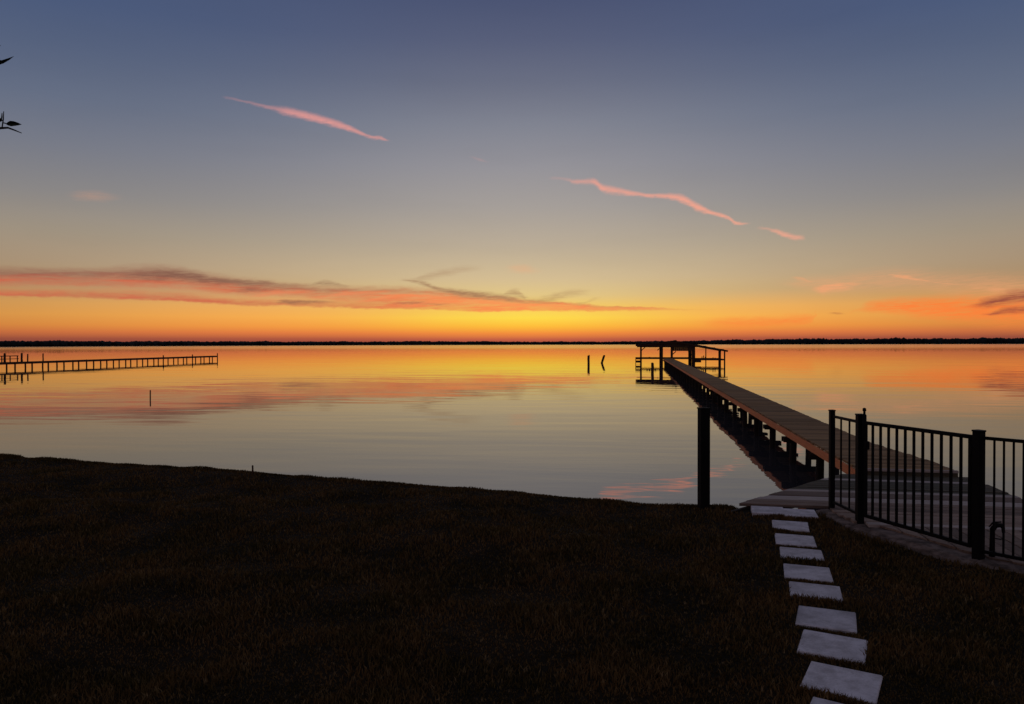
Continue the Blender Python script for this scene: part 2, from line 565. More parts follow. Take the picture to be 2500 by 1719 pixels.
def bm_box(bm, c, s, rz=0.0, bevel=0.0, mat4=None):
    m = Matrix.Translation(c) @ Matrix.Rotation(rz, 4, 'Z') @ Matrix.Diagonal((*s, 1.0))
    if mat4 is not None:
        m = mat4 @ m
    r = bmesh.ops.create_cube(bm, size=1.0, matrix=m)
    if bevel:
        vs = set(r['verts'])
        es = [e for e in bm.edges if e.verts[0] in vs and e.verts[1] in vs]
        bmesh.ops.bevel(bm, geom=es, offset=bevel, segments=1, affect='EDGES')


def box(name, c, s, mat, parent=None, rot=(0, 0, 0), bevel=0.0):
    bm = bmesh.new()
    bm_box(bm, (0, 0, 0), s, bevel=bevel)
    return bm_obj(name, bm, mat, parent, c, rot)


_mesh = {}


def box_shared(name, c, s, mat, parent=None, rot=(0, 0, 0), bevel=0.0):
    key = (name, tuple(round(v, 3) for v in s), mat.name, bevel)
    if key not in _mesh:
        o = box(name, c, s, mat, parent, rot, bevel)
        _mesh[key] = o.data
        return o
    o = bpy.data.objects.new(name, _mesh[key])
    link(o, parent)
    o.location, o.rotation_euler = c, rot
    return o


def bm_tube(bm, pts, radii, seg=8, cap=True):
    rings = []
    n = len(pts)
    P = [Vector(p) for p in pts]
    up0 = Vector((0.13, 0.21, 1.0)).normalized()
    for i in range(n):
        t = (P[min(i + 1, n - 1)] - P[max(i - 1, 0)]).normalized()
        up = up0 if abs(t.dot(up0)) < 0.9 else Vector((1, 0, 0))
        a = t.cross(up).normalized()
        b = t.cross(a).normalized()
        rings.append([bm.verts.new(P[i] + (a * math.cos(2 * math.pi * k / seg) + b * math.sin(2 * math.pi * k / seg)) * radii[i])
                      for k in range(seg)])
    for r0, r1 in zip(rings[:-1], rings[1:]):
        for k in range(seg):
            bm.faces.new((r0[k], r0[(k + 1) % seg], r1[(k + 1) % seg], r1[k]))
    if cap:
        bm.faces.new(rings[0][::-1])
        bm.faces.new(rings[-1])
    bmesh.ops.recalc_face_normals(bm, faces=bm.faces[:])


def tube(name, pts, radii, mat, parent=None, seg=8, loc=(0, 0, 0), smooth=True):
    bm = bmesh.new()
    bm_tube(bm, pts, radii, seg)
    return bm_obj(name, bm, mat, parent, loc, smooth=smooth)


def rough_pile(name, base, top, r, mat, parent=None, seg=12, seed=0):
    """a timber pile: tapered, slightly crooked, worn top"""
    rr = random.Random(seed)
    B, Tp = Vector(base), Vector(top)
    bm = bmesh.new()
    n = 6
    pts, rad = [], []
    for i in range(n):
        t = i / (n - 1)
        j = Vector((rr.uniform(-1, 1), rr.uniform(-1, 1), 0)) * r * 0.10
        pts.append(B.lerp(Tp, t) + j)
        rad.append(r * (1.05 - 0.10 * t + rr.uniform(-.04, .04)))
    pts.append(Tp + Vector((rr.uniform(-.1, .1) * r, 0, r * 0.12)))
    rad.append(r * 0.8)
    bm_tube(bm, pts, rad, seg)
    return bm_obj(name, bm, mat, parent, smooth=False)


# ------------------------------------------------------------------ pier frame: l to the right, s outwards
WATER_Z = -0.60
PA = math.atan(305.0 / 1800.0)
CA, SA = math.cos(PA), math.sin(PA)


def to_ls(p):
    return p[0] * CA - p[1] * SA, p[0] * SA + p[1] * CA


def from_ls(l, s, z=0.0):
    return Vector((l * CA + s * SA, -l * SA + s * CA, z))


def px_on_s(px, py, s):
    """(l, z) where the ray of a pixel crosses the plane at distance s along the pier"""
    d = ray(px, py)
    t = s / (d.x * SA + d.y * CA)
    p = Vector((0, 0, 2.0)) + d * t
    return to_ls(p)[0], p.z


# ------------------------------------------------------------------ water
bm = bmesh.new()
xs = [-9000, -2000, -400, -60, -12, 12, 60, 400, 2000, 9000]
ys = [-40, -5, 8, 14, 40, 120, 500, 1500, 4000, 9000]
grid = [[bm.verts.new((x, y, WATER_Z)) for x in xs] for y in ys]
for j in range(len(ys) - 1):
    for i in range(len(xs) - 1):
        bm.faces.new((grid[j][i], grid[j][i + 1], grid[j + 1][i + 1], grid[j + 1][i]))
water = kind(bm_obj('lake_water', bm, M['water']), 'structure', 'calm lake reflecting the sunset sky')

# ------------------------------------------------------------------ lawn
edge_px = [(0, 1109), (270, 1127), (538, 1144), (800, 1164), (1077, 1183), (1350, 1205), (1615, 1228)]
E = [on_level(x, y, 0.03) for x, y in edge_px]
EX = np.array([-60.0, E[0].x - 12] + [p.x for p in E] + [2.6, 7.0, 30.0])
_sl = (E[1].y - E[0].y) / (E[1].x - E[0].x)
EY = np.array([E[0].y + _sl * (-60 - E[0].x) * 0.6, E[0].y + _sl * -12] + [p.y for p in E] + [8.98, 7.1, -3.0])


def y_edge(x):
    return np.interp(x, EX, EY) + 0.012 * np.sin(x * 2.3 + 1) * np.sin(x * 0.9) + 0.010 * np.sin(x * 6.1)


_k = rng.uniform(-1, 1, (28, 2)) * np.array([2.6, 2.6])
_k[14:] *= 2.6
_ph = rng.uniform(0, 6.28, 28)
_am = np.concatenate([np.full(14, 0.0075), np.full(14, 0.0035)])


def lawn_z(x, y):
    x, y = np.asarray(x, float), np.asarray(y, float)
    z = np.zeros_like(x)
    for k in range(28):
        z = z + _am[k] * np.sin(_k[k, 0] * x + _k[k, 1] * y + _ph[k])
    # level along the path, the deck and the water's edge
    path = np.abs(x - (1.94 + (y - 4.33) * .245))
    z = z * np.clip((path - .35) / .8, .08, 1.0)
    return z * np.clip(.15 + (y_edge(x) - y) * .9, .15, 1.0)


lx = np.concatenate([[-60, -45, -35, -25, -20, -17], np.arange(-15, 9.01, 0.12), [11, 15, 22, 30]])
lt = np.concatenate([[0.0], [0.0, 0.05], np.arange(0.12, 12.0, 0.12), [13, 15, 18, 22, 30, 45, 60]])
verts, faces = [], []
for j, t in enumerate(lt):
    for x in lx:
        y = float(y_edge(x)) - t
        z = -1.8 if j == 0 else float(lawn_z(x, y)) - (0.03 if t < 0.02 else 0)
        verts.append((x, y, z))
nx = len(lx)
for j in range(len(lt) - 1):
    for i in range(nx - 1):
        a = j * nx + i
        faces.append((a + nx, a + nx + 1, a + 1, a))
me = bpy.data.meshes.new('lawn')
me.from_pydata(verts, [], faces)
for p in me.polygons:
    p.use_smooth = True
me.materials.append(M['lawn'])
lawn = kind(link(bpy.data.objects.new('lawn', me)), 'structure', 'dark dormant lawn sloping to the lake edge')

# ------------------------------------------------------------------ stepping stones
SS, SO = 0.3565, (1700, 1150)
stones_px = [
    ([(385, 255), (600, 265), (605, 310), (372, 295)], 'left of the two side-by-side pavers at the deck edge'),
    ([(600, 272), (805, 280), (825, 335), (605, 318)], 'right of the two side-by-side pavers at the deck edge'),
    ([(523, 325), (750, 350), (770, 418), (540, 395)], 'first single stepping stone below the paver pair at the deck'),
    ([(535, 422), (775, 440), (825, 518), (570, 498)], 'second single stepping stone down from the deck'),
    ([(575, 525), (830, 545), (880, 615), (598, 590)], 'third single stepping stone down from the deck, a narrow strip'),
    ([(600, 632), (895, 660), (935, 755), (620, 728)], 'fourth single stepping stone down from the deck, middle of the path'),
    ([(632, 753), (955, 783), (1013, 895), (672, 868)], 'fifth single stepping stone down from the deck'),
    ([(692, 915), (1068, 970), (1105, 1105), (708, 1038)], 'sixth single stepping stone down from the deck'),
    ([(720, 1085), (1145, 1165), (1172, 1300), (720, 1228)], 'pale lavender stepping stone next above the largest whole one'),
    ([(750, 1302), (1235, 1405), (1280, 1590), (742, 1465)], 'largest whole stepping stone, nearest the bottom of the picture'),
    ([(757, 1548), (1300, 1690), (1350, 1900), (757, 1742)], 'stepping stone cut off by the bottom edge of the picture'),
]
STONES = []
for i, (q, lab) in enumerate(stones_px):
    P = [on_level(SO[0] + a * SS, SO[1] + b * SS, 0.022) for a, b in q]
    c = (P[0] + P[1] + P[2] + P[3]) / 4
    u = ((P[1] - P[0]) + (P[2] - P[3])) / 2
    v = ((P[0] - P[3]) + (P[1] - P[2])) / 2
    w, ang = u.length, math.atan2(u.y, u.x)
    dpt = abs(v.dot(Vector((-math.sin(ang), math.cos(ang), 0))))
    w, dpt = (0.365, 0.365) if i < 2 else (0.372 + .004 * (i - 2), 0.405)
    ang = R((-15, -15, -19, -18, -18.5, -19, -20, -24, -27.5, -31, -32)[i])
    top = 0.022 if i > 1 else 0.05
    bm = bmesh.new()
    bm_box(bm, (0, 0, 0), (w, dpt, 0.06), bevel=0.006)
    for vtx in bm.verts:
        vtx.co.x += random.uniform(-.003, .003)
        vtx.co.y += random.uniform(-.003, .003)
    o = bm_obj('stepping_stone', bm, M['stone'], None, (c.x, c.y, top - 0.03),
               (R(random.uniform(-.5, .5)), R(random.uniform(-.5, .5)), ang))
    tag(o, lab, 'stepping stone', 'stepping stones across the lawn')
    STONES.append((c.x, c.y, w / 2, dpt / 2, ang))

# ------------------------------------------------------------------ shore deck
DK_TOP = 0.06
A_l, A_s = to_ls(on_level(1768, 1239, DK_TOP))
B_l, B_s = 3.26, 11.95
P1 = on_level(2030.5, 1252)
P2 = on_level(2098.5, 1286)
P3 = on_level(2388, 1375)
FENCE_H = 1.20
p1l, p1s = to_ls(P1)
p2l, p2s = to_ls(P2)
p3l, p3s = to_ls(P3)
P4 = P3 + Vector((.62, -.78, 0)) * 1.9
p4l, p4s = to_ls(P4)
DECK_R = 4.73
deck_root = from_ls(3.8, 9.2, 0)
deck = thing('shore_deck', 'weathered grey wooden deck between lawn fence and the pier', 'deck', deck_root, -PA)


def dl(l, s, z):      # deck-local coordinates
    return (l - 3.8, s - 9.2, z)


def left_l(s):
    if s >= A_s:
        return A_l + (B_l - A_l) * (s - A_s) / (B_s - A_s)
    return p1l + (p2l - p1l) * (s - p1s) / (p2s - p1s) - 0.06


STRIP_S = 8.42
pitch = 0.148
s = STRIP_S + 0.16
k = 0
while s < 11.62:
    l0 = left_l(s) + random.uniform(-.012, .012)
    if s < 9.24:                                   # the paver pair is let into the deck edge here
        l0 = max(l0, 2.24)
    l1 = DECK_R + random.uniform(-.012, .012)
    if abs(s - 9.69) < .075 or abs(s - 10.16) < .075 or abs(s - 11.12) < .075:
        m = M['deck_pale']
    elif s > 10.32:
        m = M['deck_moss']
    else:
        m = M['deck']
    bm = bmesh.new()
    cl = (left_l(s + .07) - left_l(s - .07)) if s > 9.24 else 0.0
    bm_box(bm, (0, 0, 0), (l1 - l0, 0.139, 0.036))
    for vtx in bm.verts:
        if vtx.co.x < 0:
            vtx.co.x += cl * (vtx.co.y / 0.14)
    bmesh.ops.bevel(bm, geom=bm.edges[:], offset=0.004, segments=1, affect='EDGES')
    o = bm_obj('plank', bm, m, deck, dl((l0 + l1) / 2, s, DK_TOP - 0.018 + random.uniform(-.004, .004)),
               (R(random.uniform(-.9, .9)), R(random.uniform(-.1, .1)), R(random.uniform(-.12, .12))))
    s += pitch
    k += 1
# the pale strip board where the plank direction turns, then planks running along the pier
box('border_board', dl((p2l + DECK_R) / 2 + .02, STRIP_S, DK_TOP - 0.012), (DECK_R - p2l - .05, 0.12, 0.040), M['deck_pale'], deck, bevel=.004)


def near_s(l):
    """where the deck meets the kerb under the fence"""
    if l <= p3l:
        return p2s + (p3s - p2s) * (l - p2l) / (p3l - p2l)
    return p3s + (p4s - p3s) * (l - p3l) / (p4l - p3l)


l = p2l + 0.08
while l < DECK_R:
    s0, s1 = max(near_s(l - 0.07), near_s(l + .07)) + 0.02, STRIP_S - 0.068
    if s1 - s0 > 0.04:
        bm = bmesh.new()
        bm_box(bm, (0, 0, 0), (0.139, s1 - s0, 0.036))
        cs = (near_s(l + .07) - near_s(l - .07))
        for vtx in bm.verts:
            if vtx.co.y < 0:
                vtx.co.y += cs * (vtx.co.x / 0.14) * 0.9
        bmesh.ops.bevel(bm, geom=bm.edges[:], offset=0.004, segments=1, affect='EDGES')
        bm_obj('plank', bm, M['deck'], deck, dl(l, (s0 + s1) / 2, DK_TOP - 0.018 + random.uniform(-.004, .004)),
               (R(random.uniform(-.1, .1)), R(random.uniform(-.9, .9)), R(random.uniform(-.12, .12))))
    l += pitch
# rim joists along the water side
for (l0, s0, l1, s1) in ((A_l, A_s - .05, B_l, B_s - .30), (DECK_R - .02, STRIP_S - 3.4, DECK_R - .02, 11.6)):
    L = math.hypot(l1 - l0, s1 - s0)
    ang = math.atan2(s1 - s0, l1 - l0)
    box('rim_joist', dl((l0 + l1) / 2 + .03 * math.sin(ang), (s0 + s1) / 2 - .03 * math.cos(ang), DK_TOP - 0.125), (L, 0.045, 0.17), M['pile'], deck, (0, 0, ang))
# kerb under the fence line
for (qa, qb) in ((P1, P2), (P2, P3), (P3, P4)):
    dirv = (qb - qa).normalized()
    nrm = Vector((dirv.y, -dirv.x, 0))
    if nrm.dot(Vector((0, 0, 0)) - qa) < 0:
        nrm = -nrm
    mid = (qa + qb) / 2 + nrm * 0.07
    ll, ss = to_ls(mid)
    L = (qb - qa).length + .10
    bm = bmesh.new()
    nseg = max(4, int(L / 0.08))
    rowz = [(-.115, -.05), (-.095, .014), (-.03, .036), (.17, .043), (.18, -.05)]
    grid = []
    for i in range(nseg + 1):
        t = i / nseg - 0.5
        grid.append([bm.verts.new((t * L, -yy + random.uniform(-.022, .012) * (jj < 2), zz + random.uniform(-.006, .006)))
                     for jj, (yy, zz) in enumerate(rowz)])
    for g0, g1 in zip(grid[:-1], grid[1:]):
        for jj in range(len(rowz) - 1):
            bm.faces.new((g0[jj], g0[jj + 1], g1[jj + 1], g1[jj]))
    bmesh.ops.recalc_face_normals(bm, faces=bm.faces[:])
    ang = math.atan2(dirv.y, dirv.x)
    yaxis = Vector((-math.sin(ang), math.cos(ang), 0))
    o = bm_obj('concrete_kerb', bm, M['kerb'], deck, dl(ll, ss, 0.0), (0, 0, ang + PA + (0 if yaxis.dot(nrm) > 0 else math.pi)))

# ------------------------------------------------------------------ the pier
PIER_Z, PL, PR, PS0, PS1 = 0.15, 3.23, 4.30, 11.62, 93.2
pier = thing('pier', 'long brown plank pier running out to the boathouse', 'pier', from_ls(3.76, PS0, 0), -PA)


def pl(l, s, z):
    return (l - 3.76, s - PS0, z)


n_indiv = 200
ppitch = 0.146
npl = int((PS1 - PS0) / ppitch)
for i in range(n_indiv):
    s = PS0 + 0.07 + i * ppitch
    flare = min(.26, max(0.0, (14.6 - s) * .12))          # the pier widens where it meets the deck
    flare = round(flare / .02) * .02
    box_shared('plank', pl((PL + PR + flare) / 2 + random.uniform(-.012, .012), s, PIER_Z - 0.018 + random.uniform(-.003, .003)),
               (PR - PL + flare, 0.140, 0.036), M['pier_top'], pier,
               (R(random.uniform(-.7, .7)), 0, R(random.uniform(-.15, .15))), bevel=0.004)
bm = bmesh.new()
for i in range(n_indiv, npl):
    s = PS0 + 0.07 + i * ppitch
    lx_, sy_, zz_ = pl((PL + PR) / 2 + random.uniform(-.012, .012), s, PIER_Z - 0.018 + random.uniform(-.003, .003))
    bm_box(bm, (lx_, sy_, zz_), (PR - PL, 0.140, 0.036), rz=R(random.uniform(-.15, .15)))
kind(bm_obj('far_plank', bm, M['pier_top'], pier), 'stuff')
LEN = PS1 - PS0
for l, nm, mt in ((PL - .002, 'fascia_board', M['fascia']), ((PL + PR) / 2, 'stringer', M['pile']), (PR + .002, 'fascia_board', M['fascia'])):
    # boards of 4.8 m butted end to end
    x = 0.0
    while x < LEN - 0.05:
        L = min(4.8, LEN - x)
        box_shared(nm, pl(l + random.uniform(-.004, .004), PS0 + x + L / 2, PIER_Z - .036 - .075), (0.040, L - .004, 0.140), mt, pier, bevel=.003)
        x += L
s = 11.96
j = 0
while s < PS1 + 0.3:
    for l in (PL + .10, PR - .10):
        o = rough_pile('pile', (0, 0, -1.9), (random.uniform(-.02, .02), random.uniform(-.02, .02), PIER_Z - .20), 0.074, M['pile'], pier, 10, j)
        o.location = pl(l, s, 0)
        j += 1
    box_shared('cap_beam', pl((PL + PR) / 2, s - .10, PIER_Z - .238), (PR - PL + .22, 0.05, 0.105), M['pile'], pier, bevel=.005)
    box_shared('cap_beam', pl((PL + PR) / 2, s + .10, PIER_Z - .238), (PR - PL + .22, 0.05, 0.105), M['pile'], pier, bevel=.005)
    s += 2.40
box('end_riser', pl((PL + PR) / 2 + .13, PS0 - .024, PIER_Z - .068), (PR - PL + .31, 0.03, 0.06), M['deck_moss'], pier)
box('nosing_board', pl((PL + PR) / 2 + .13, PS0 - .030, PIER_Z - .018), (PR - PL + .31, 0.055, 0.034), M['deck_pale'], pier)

# ------------------------------------------------------------------ boathouse at the pier end
BS0, BS1 = 93.6, 99.8
bh = thing('boathouse', 'dark open-sided roofed boathouse at the far end of the pier', 'boathouse', from_ls(3.9, BS0, WATER_Z), -PA)


def bl(l, s, z):
    return (l - 3.9, s - BS0, z - WATER_Z)


def bpx(px, py, s=BS0):
    return px_on_s(px, py, s)


def bbox(name, l0, l1, s0, s1, z0, z1, mat=None):
    return box(name, bl((l0 + l1) / 2, (s0 + s1) / 2, (z0 + z1) / 2), (abs(l1 - l0), abs(s1 - s0), abs(z1 - z0)), mat or M['far_wood'], bh, bevel=.008)


def bpost(px, s, ztop, w=0.2, zbot=-2.0):
    l = bpx(px, 860, s)[0]
    return bbox('post', l - w / 2, l + w / 2, s - w / 2, s + w / 2, zbot, ztop)


ridge_l, ridge_z = bpx(1650, 832)
el_l, el_z = bpx(1552, 841)
er_l, er_z = bpx(1776, 855)


def roof_z(l):
    if l < ridge_l:
        return el_z + (ridge_z - el_z) * (l - el_l) / (ridge_l - el_l)
    return ridge_z + (er_z - ridge_z) * (l - ridge_l) / (er_l - ridge_l)


for (l0, z0, l1, z1) in ((el_l, el_z, ridge_l, ridge_z), (ridge_l, ridge_z, er_l, er_z)):
    L = math.hypot(l1 - l0, z1 - z0)
    box('roof_slope', bl((l0 + l1) / 2, (BS0 + BS1) / 2, (z0 + z1) / 2 - .05), (L + .04, BS1 - BS0 + .9, 0.09), M['roof'], bh, (0, -math.atan2(z1 - z0, l1 - l0), 0))
    for sx in (BS0 - .42, BS1 + .42):
        box('barge_board', bl((l0 + l1) / 2, sx, (z0 + z1) / 2 - .14), (L, 0.06, 0.18), M['far_wood'], bh, (0, -math.atan2(z1 - z0, l1 - l0), 0))
    for tt in np.linspace(.08, .92, 6):
        lr = l0 + (l1 - l0) * tt
        box('roof_batten', bl(lr, (BS0 + BS1) / 2, roof_z(lr) + .02), (0.05, BS1 - BS0 + .88, 0.05), M['roof'], bh, (0, -math.atan2(z1 - z0, l1 - l0), 0))
tube('ridge_cap', [bl(ridge_l, BS0 - .46, ridge_z + .0), bl(ridge_l, BS1 + .46, ridge_z + .0)], [.09, .09], M['roof'], bh)
lp1, lp2, lp3, lp4, lp5, lp6, lp7 = (bpx(x, 860)[0] for x in (1565, 1616, 1639, 1693, 1727, 1757, 1769))
for sx in (BS0, BS1):
    for pxx, ww in ((1565, .20), (1616, .26), (1640, .28), (1693, .42), (1757, .30), (1769, .16)):
        lx_ = bpx(pxx, 860)[0]
        if sx == BS1 and pxx in (1640, 1757):
            continue
        bbox('post', lx_ - ww / 2, lx_ + ww / 2, sx - .1, sx + .1, -2.0, min(roof_z(lx_) - .10, 1.72))
    bbox('tie_beam', lp1 - .1, lp4 + .1, sx - .13, sx - .105, 1.50, 1.70)
    bbox('tie_beam', lp1 - .1, lp4 + .1, sx + .105, sx + .13, 1.50, 1.70)
bbox('post', lp5 - .06, lp5 + .06, BS0 + 2.0, BS0 + 2.12, -2.0, roof_z(lp5) - .12)
# boarded gable between the beam and the roof, front and back
for sx in (BS0 - .30, BS1 + .30):
    nb = 26
    for i in range(nb):
        a = el_l + .15 + (lp4 + .3 - el_l) * i / nb
        c = el_l + .15 + (lp4 + .3 - el_l) * (i + 1) / nb
        ztop = min(roof_z(a), roof_z(c)) - .09
        zlow = 1.52
        if ztop - zlow > .06:
            bbox('gable_board', a + .004, c - .004, sx - .02, sx + .02, zlow, ztop)
# corner braces below the left beam
for l0, sgn in ((lp1 + .1, 1), (lp2 - .13, -1)):
    box('knee_brace', bl(l0 + sgn * .20, BS0, 1.34), (0.62, 0.09, 0.10), M['far_wood'], bh, (0, sgn * R(-42) * -1 if sgn < 0 else R(-42), 0))
for l0, sgn in ((lp3 + .12, 1), (lp4 - .2, -1)):
    box('knee_brace', bl(l0 + sgn * .22, BS0, .80), (0.62, 0.09, 0.10), M['far_wood'], bh, (0, R(-42) if sgn > 0 else R(42), 0))
# boarded front panel under the gable
zt, zb = 1.78, bpx(1660, 857)[1]
nb = 12
for i in range(nb):
    a = lp3 - .1 + (lp4 - lp3 + .3) * i / nb
    bb = lp3 - .1 + (lp4 - lp3 + .3) * (i + 1) / nb
    bbox('panel_board', a + .004, bb - .004, BS0 - .19, BS0 - .145, zb, zt)
# deck levels
bbox('deck', lp1 - .1, lp4 + .1, BS0 - .05, BS0 + 1.1, .04, .17)
bbox('deck', lp1 - .1, lp4 + .1, BS1 - 1.0, BS1 + .1, .04, .17)
zr = bpx(1740, 878)[1]
bbox('boat_lift_beam', lp4 + .2, lp7 + .05, BS0 - .05, BS0 + .25, zr - .10, zr + .08)
bbox('boat_lift_beam', lp4 + .2, lp7 + .05, BS1 - .25, BS1 + .05, zr - .10, zr + .08)
bbox('side_walk', lp6 - .1, lp7 + .05, BS0 + .25, BS1 - .25, zr - .06, zr + .06)
bbox('back_rail', lp3, lp4, BS1 + .11, BS1 + .18, bpx(1660, 873, BS1)[1] - .05, bpx(1660, 873, BS1)[1] + .05)
bbox('step_block', lp4 + .21, lp4 + .9, BS0 - .3, BS0 - .05, zr - .35, zr - .02)
# small gear on the lift beam
for pxx, hh in ((1714, .30), (1718, .42), (1722, .26), (1741, .2), (1746, .16)):
    lx_ = bpx(pxx, 860)[0]
    bbox('cleat', lx_ - .05, lx_ + .05, BS0 + .05, BS0 + .15, zr + .08, zr + .08 + hh)
for pxx, hh in ((1580, .10), (1586, .14), (1600, .12)):
    lx_ = bpx(pxx, 860)[0]
    bbox('cleat', lx_ - .1, lx_ + .1, BS0 + .1, BS0 + .22, .17, .17 + hh)
# ladder on the left
ll = bpx(1552, 860)[0]
bbox('ladder_rail', ll - .04, ll + .04, BS0 - .04, BS0 + .04, -1.5, .28)
for zz in (.14, -.27, -.72):
    bbox('ladder_rung', ll + .04, lp1 - .1, BS0 - .06, BS0 + .06, zz - .14, zz + .14)


# ------------------------------------------------------------------ free standing piles and stakes
def water_pile(px_top, py_top, px_base, py_base, w_px, label, group='mooring piles standing in the lake', cat='piling', mat=None, name='mooring_pile'):
    b = on_level(px_base, py_base, WATER_Z)
    d = ray(px_top, py_top)
    t = b.y / d.y
    tp = Vector((0, 0, 2.0)) + d * t
    r = w_px * b.y / FPX / 2
    root = thing(name, label, cat, b, 0, group)
    lean = (tp - b)
    lo = -lean * (1.1 / max(lean.z, .2))
    p = rough_pile('shaft', (0, 0, 0), lean - lo, r, mat or M['far_wood'], root, 10, int(px_top))
    p.location = lo
    return root


water_pile(1437, 868, 1437, 891, 6.0, 'upright dark pile left of the leaning pile, out from the boathouse')
water_pile(1475, 868, 1469.5, 886.5, 5.5, 'dark pile leaning right, between the upright pile and the boathouse')
water_pile(1593, 887, 1593, 912, 7.0, 'short dark pile in front of the boathouse, beside the pier')
stk = water_pile(367, 953, 367, 972, 3.0, 'thin lone stake in the open water right of the left pier', None, 'stake', name='marker_stake')
# small peg at the lawn edge
pb = on_level(618, 1156, 0.02)
o = rough_pile('garden_peg', (0, 0, -.15), (.004, 0, .145), 0.014, M['far_wood'], None, 8, 3)
o.location = (pb.x, pb.y - .03, 0)
tag(o, 'small peg sticking up from the lawn edge on the left', 'peg')

# ------------------------------------------------------------------ the neighbouring pier on the left
NA = on_level(0, 901.5, WATER_Z)
NB = on_level(530, 879, WATER_Z)
ndir = (NB - NA).normalized()
NLEN = (NB - NA).length
nang = math.atan2(-ndir.x, ndir.y)
NZ = .10
npier = thing('neighbour_pier', 'low dark pier on many thin posts at the left', 'pier', NA, nang)
NW = 0.75


def npos(l, s, z):
    return (l, s, z - WATER_Z)


PRE = 14.4
box('deck', npos(-NW / 2, (NLEN - PRE) / 2 + .1, NZ - .02), (NW + .1, NLEN + PRE, 0.05), M['far_wood'], npier)
for l in (0.0, -NW):
    box('stringer', npos(l, (NLEN - PRE) / 2 + .1, NZ - .13), (0.07, NLEN + PRE, 0.21), M['far_wood'], npier)
i = 0
nstep = 2.45
sN = NLEN
while sN > -PRE + .5:
    for l in (0.06, -NW - .06):
        ext = 0.0
        if l > 0 and i in (0, 3, 6):
            ext = .42 if i == 0 else .30
        o = rough_pile('pile', (0, 0, -1.3), (random.uniform(-.03, .03), 0, NZ - .02 - WATER_Z + ext), 0.082, M['far_wood'], npier, 8, 900 + i)
        o.location = (l, sN + (random.uniform(-.12, .12) if i else 0), 0)
    i += 1
    sN -= nstep
# railing on the far side near the left edge of the photo
q = px_on_s(52, 868.5, to_ls(NA)[1] + 4.0)
for sN in (-4.6, -2.9, -1.2, 0.1, 1.1, 2.2, 3.2):
    box_shared('rail_post', npos(-NW - .02, sN, NZ + .33), (0.08, 0.08, 0.68), M['far_wood'], npier)
box('rail', npos(-NW - .02, -.8, NZ + .65), (0.10, 8.2, 0.09), M['far_wood'], npier)
box('rail', npos(-NW + .05, -.8, NZ + .33), (0.05, 8.2, 0.07), M['far_wood'], npier)
for sN, hgt, ww in ((1.35, .90, .22), (3.65, .92, .20), (4.5, .82, .14), (6.75, .84, .14)):
    o = rough_pile('mooring_post', (0, 0, -.1), (.01, 0, hgt), ww / 2, M['far_wood'], npier, 8, int(sN * 10))
    o.location = npos(-NW + .10, sN, NZ)

# ------------------------------------------------------------------ dark post at the lawn edge
qb = on_level(1718, 1243)
post = thing('timber_post', 'thick black square post at the lawn edge left of the deck', 'post', qb, R(8))
box('shaft', (0, 0, .555), (.116, .116, 1.31), M['post'], post, bevel=.006)
box('cap', (0, 0, 1.217), (.128, .128, .018), M['post'], post, bevel=.004)


# ------------------------------------------------------------------ fence and gate
def fence_post(parent, at, w, h=FENCE_H, rz=0.0, capped=True):
    box('post', (at.x, at.y, h / 2 - .10), (w, w, h + .20), M['iron'], parent, (0, 0, rz), bevel=.004)
    if capped:
        bm = bmesh.new()
        bm_box(bm, (0, 0, .008), (w + .008, w + .008, .016), bevel=.003)
        bm_obj('post_cap', bm, M['iron'], parent, (at.x, at.y, h), (0, 0, rz))


def panel(parent, a, b, n, zlo, zhi, rail_w=.026, bar=.017, inset_a=.05, inset_b=.05, mid=None, picket_px=None):
    d = (b - a)
    L = d.length
    dv = d.normalized()
    ang = math.atan2(dv.y, dv.x)
    for z in (zlo, zhi) if mid is None else (zlo, mid, zhi):
        c = a + dv * ((inset_a + L - inset_b) / 2)
        box('rail', (c.x, c.y, z), (L - inset_a - inset_b, rail_w, rail_w * 1.15), M['iron'], parent, (0, 0, ang), bevel=.003)
    for i in range(n):
        t = inset_a + (L - inset_a - inset_b) * (i + 1) / (n + 1)
        p = a + dv * t
        box_shared('picket', (p.x, p.y, (zlo + zhi) / 2), (bar, bar, zhi - zlo - rail_w * 1.15), M['iron'], parent, (0, 0, ang), bevel=.002)
    return ang


V0 = Vector((0, 0, 0))
g12 = math.atan2((P2 - P1).y, (P2 - P1).x)
f1 = thing('iron_fence', 'short black metal fence section between its end post and the gate latch post', 'fence', P1)
fence_post(f1, V0, .056, rz=g12)
fence_post(f1, P2 - P1, .070, h=1.215, rz=g12)
panel(f1, V0, P2 - P1, 2, .135, 1.140, inset_a=.030, inset_b=.037)
g34 = math.atan2((P4 - P3).y, (P4 - P3).x)
f2 = thing('iron_fence', 'black metal fence section right of the gate, running out of the picture', 'fence', P3)
gate_ang = math.atan2((P3 - P2).y, (P3 - P2).x)
fence_post(f2, V0, .076, h=1.195, rz=gate_ang)
fence_post(f2, P4 - P3, .078, rz=g34)
panel(f2, V0, P4 - P3, 23, .115, 1.142, inset_a=.05, inset_b=.045, bar=.016)
gate = thing('garden_gate', 'closed black metal picket gate between the two thick fence posts', 'gate', P2)
gv = P3 - P2
panel(gate, V0, gv, 11, .140, 1.140, rail_w=.032, bar=.022, inset_a=.075, inset_b=.075)
gd = gv.normalized()
for t in (.083, gv.length - .083):
    p = gd * t
    box('stile', (p.x, p.y, .64), (.030, .030, 1.035), M['iron'], gate, (0, 0, gate_ang), bevel=.003)
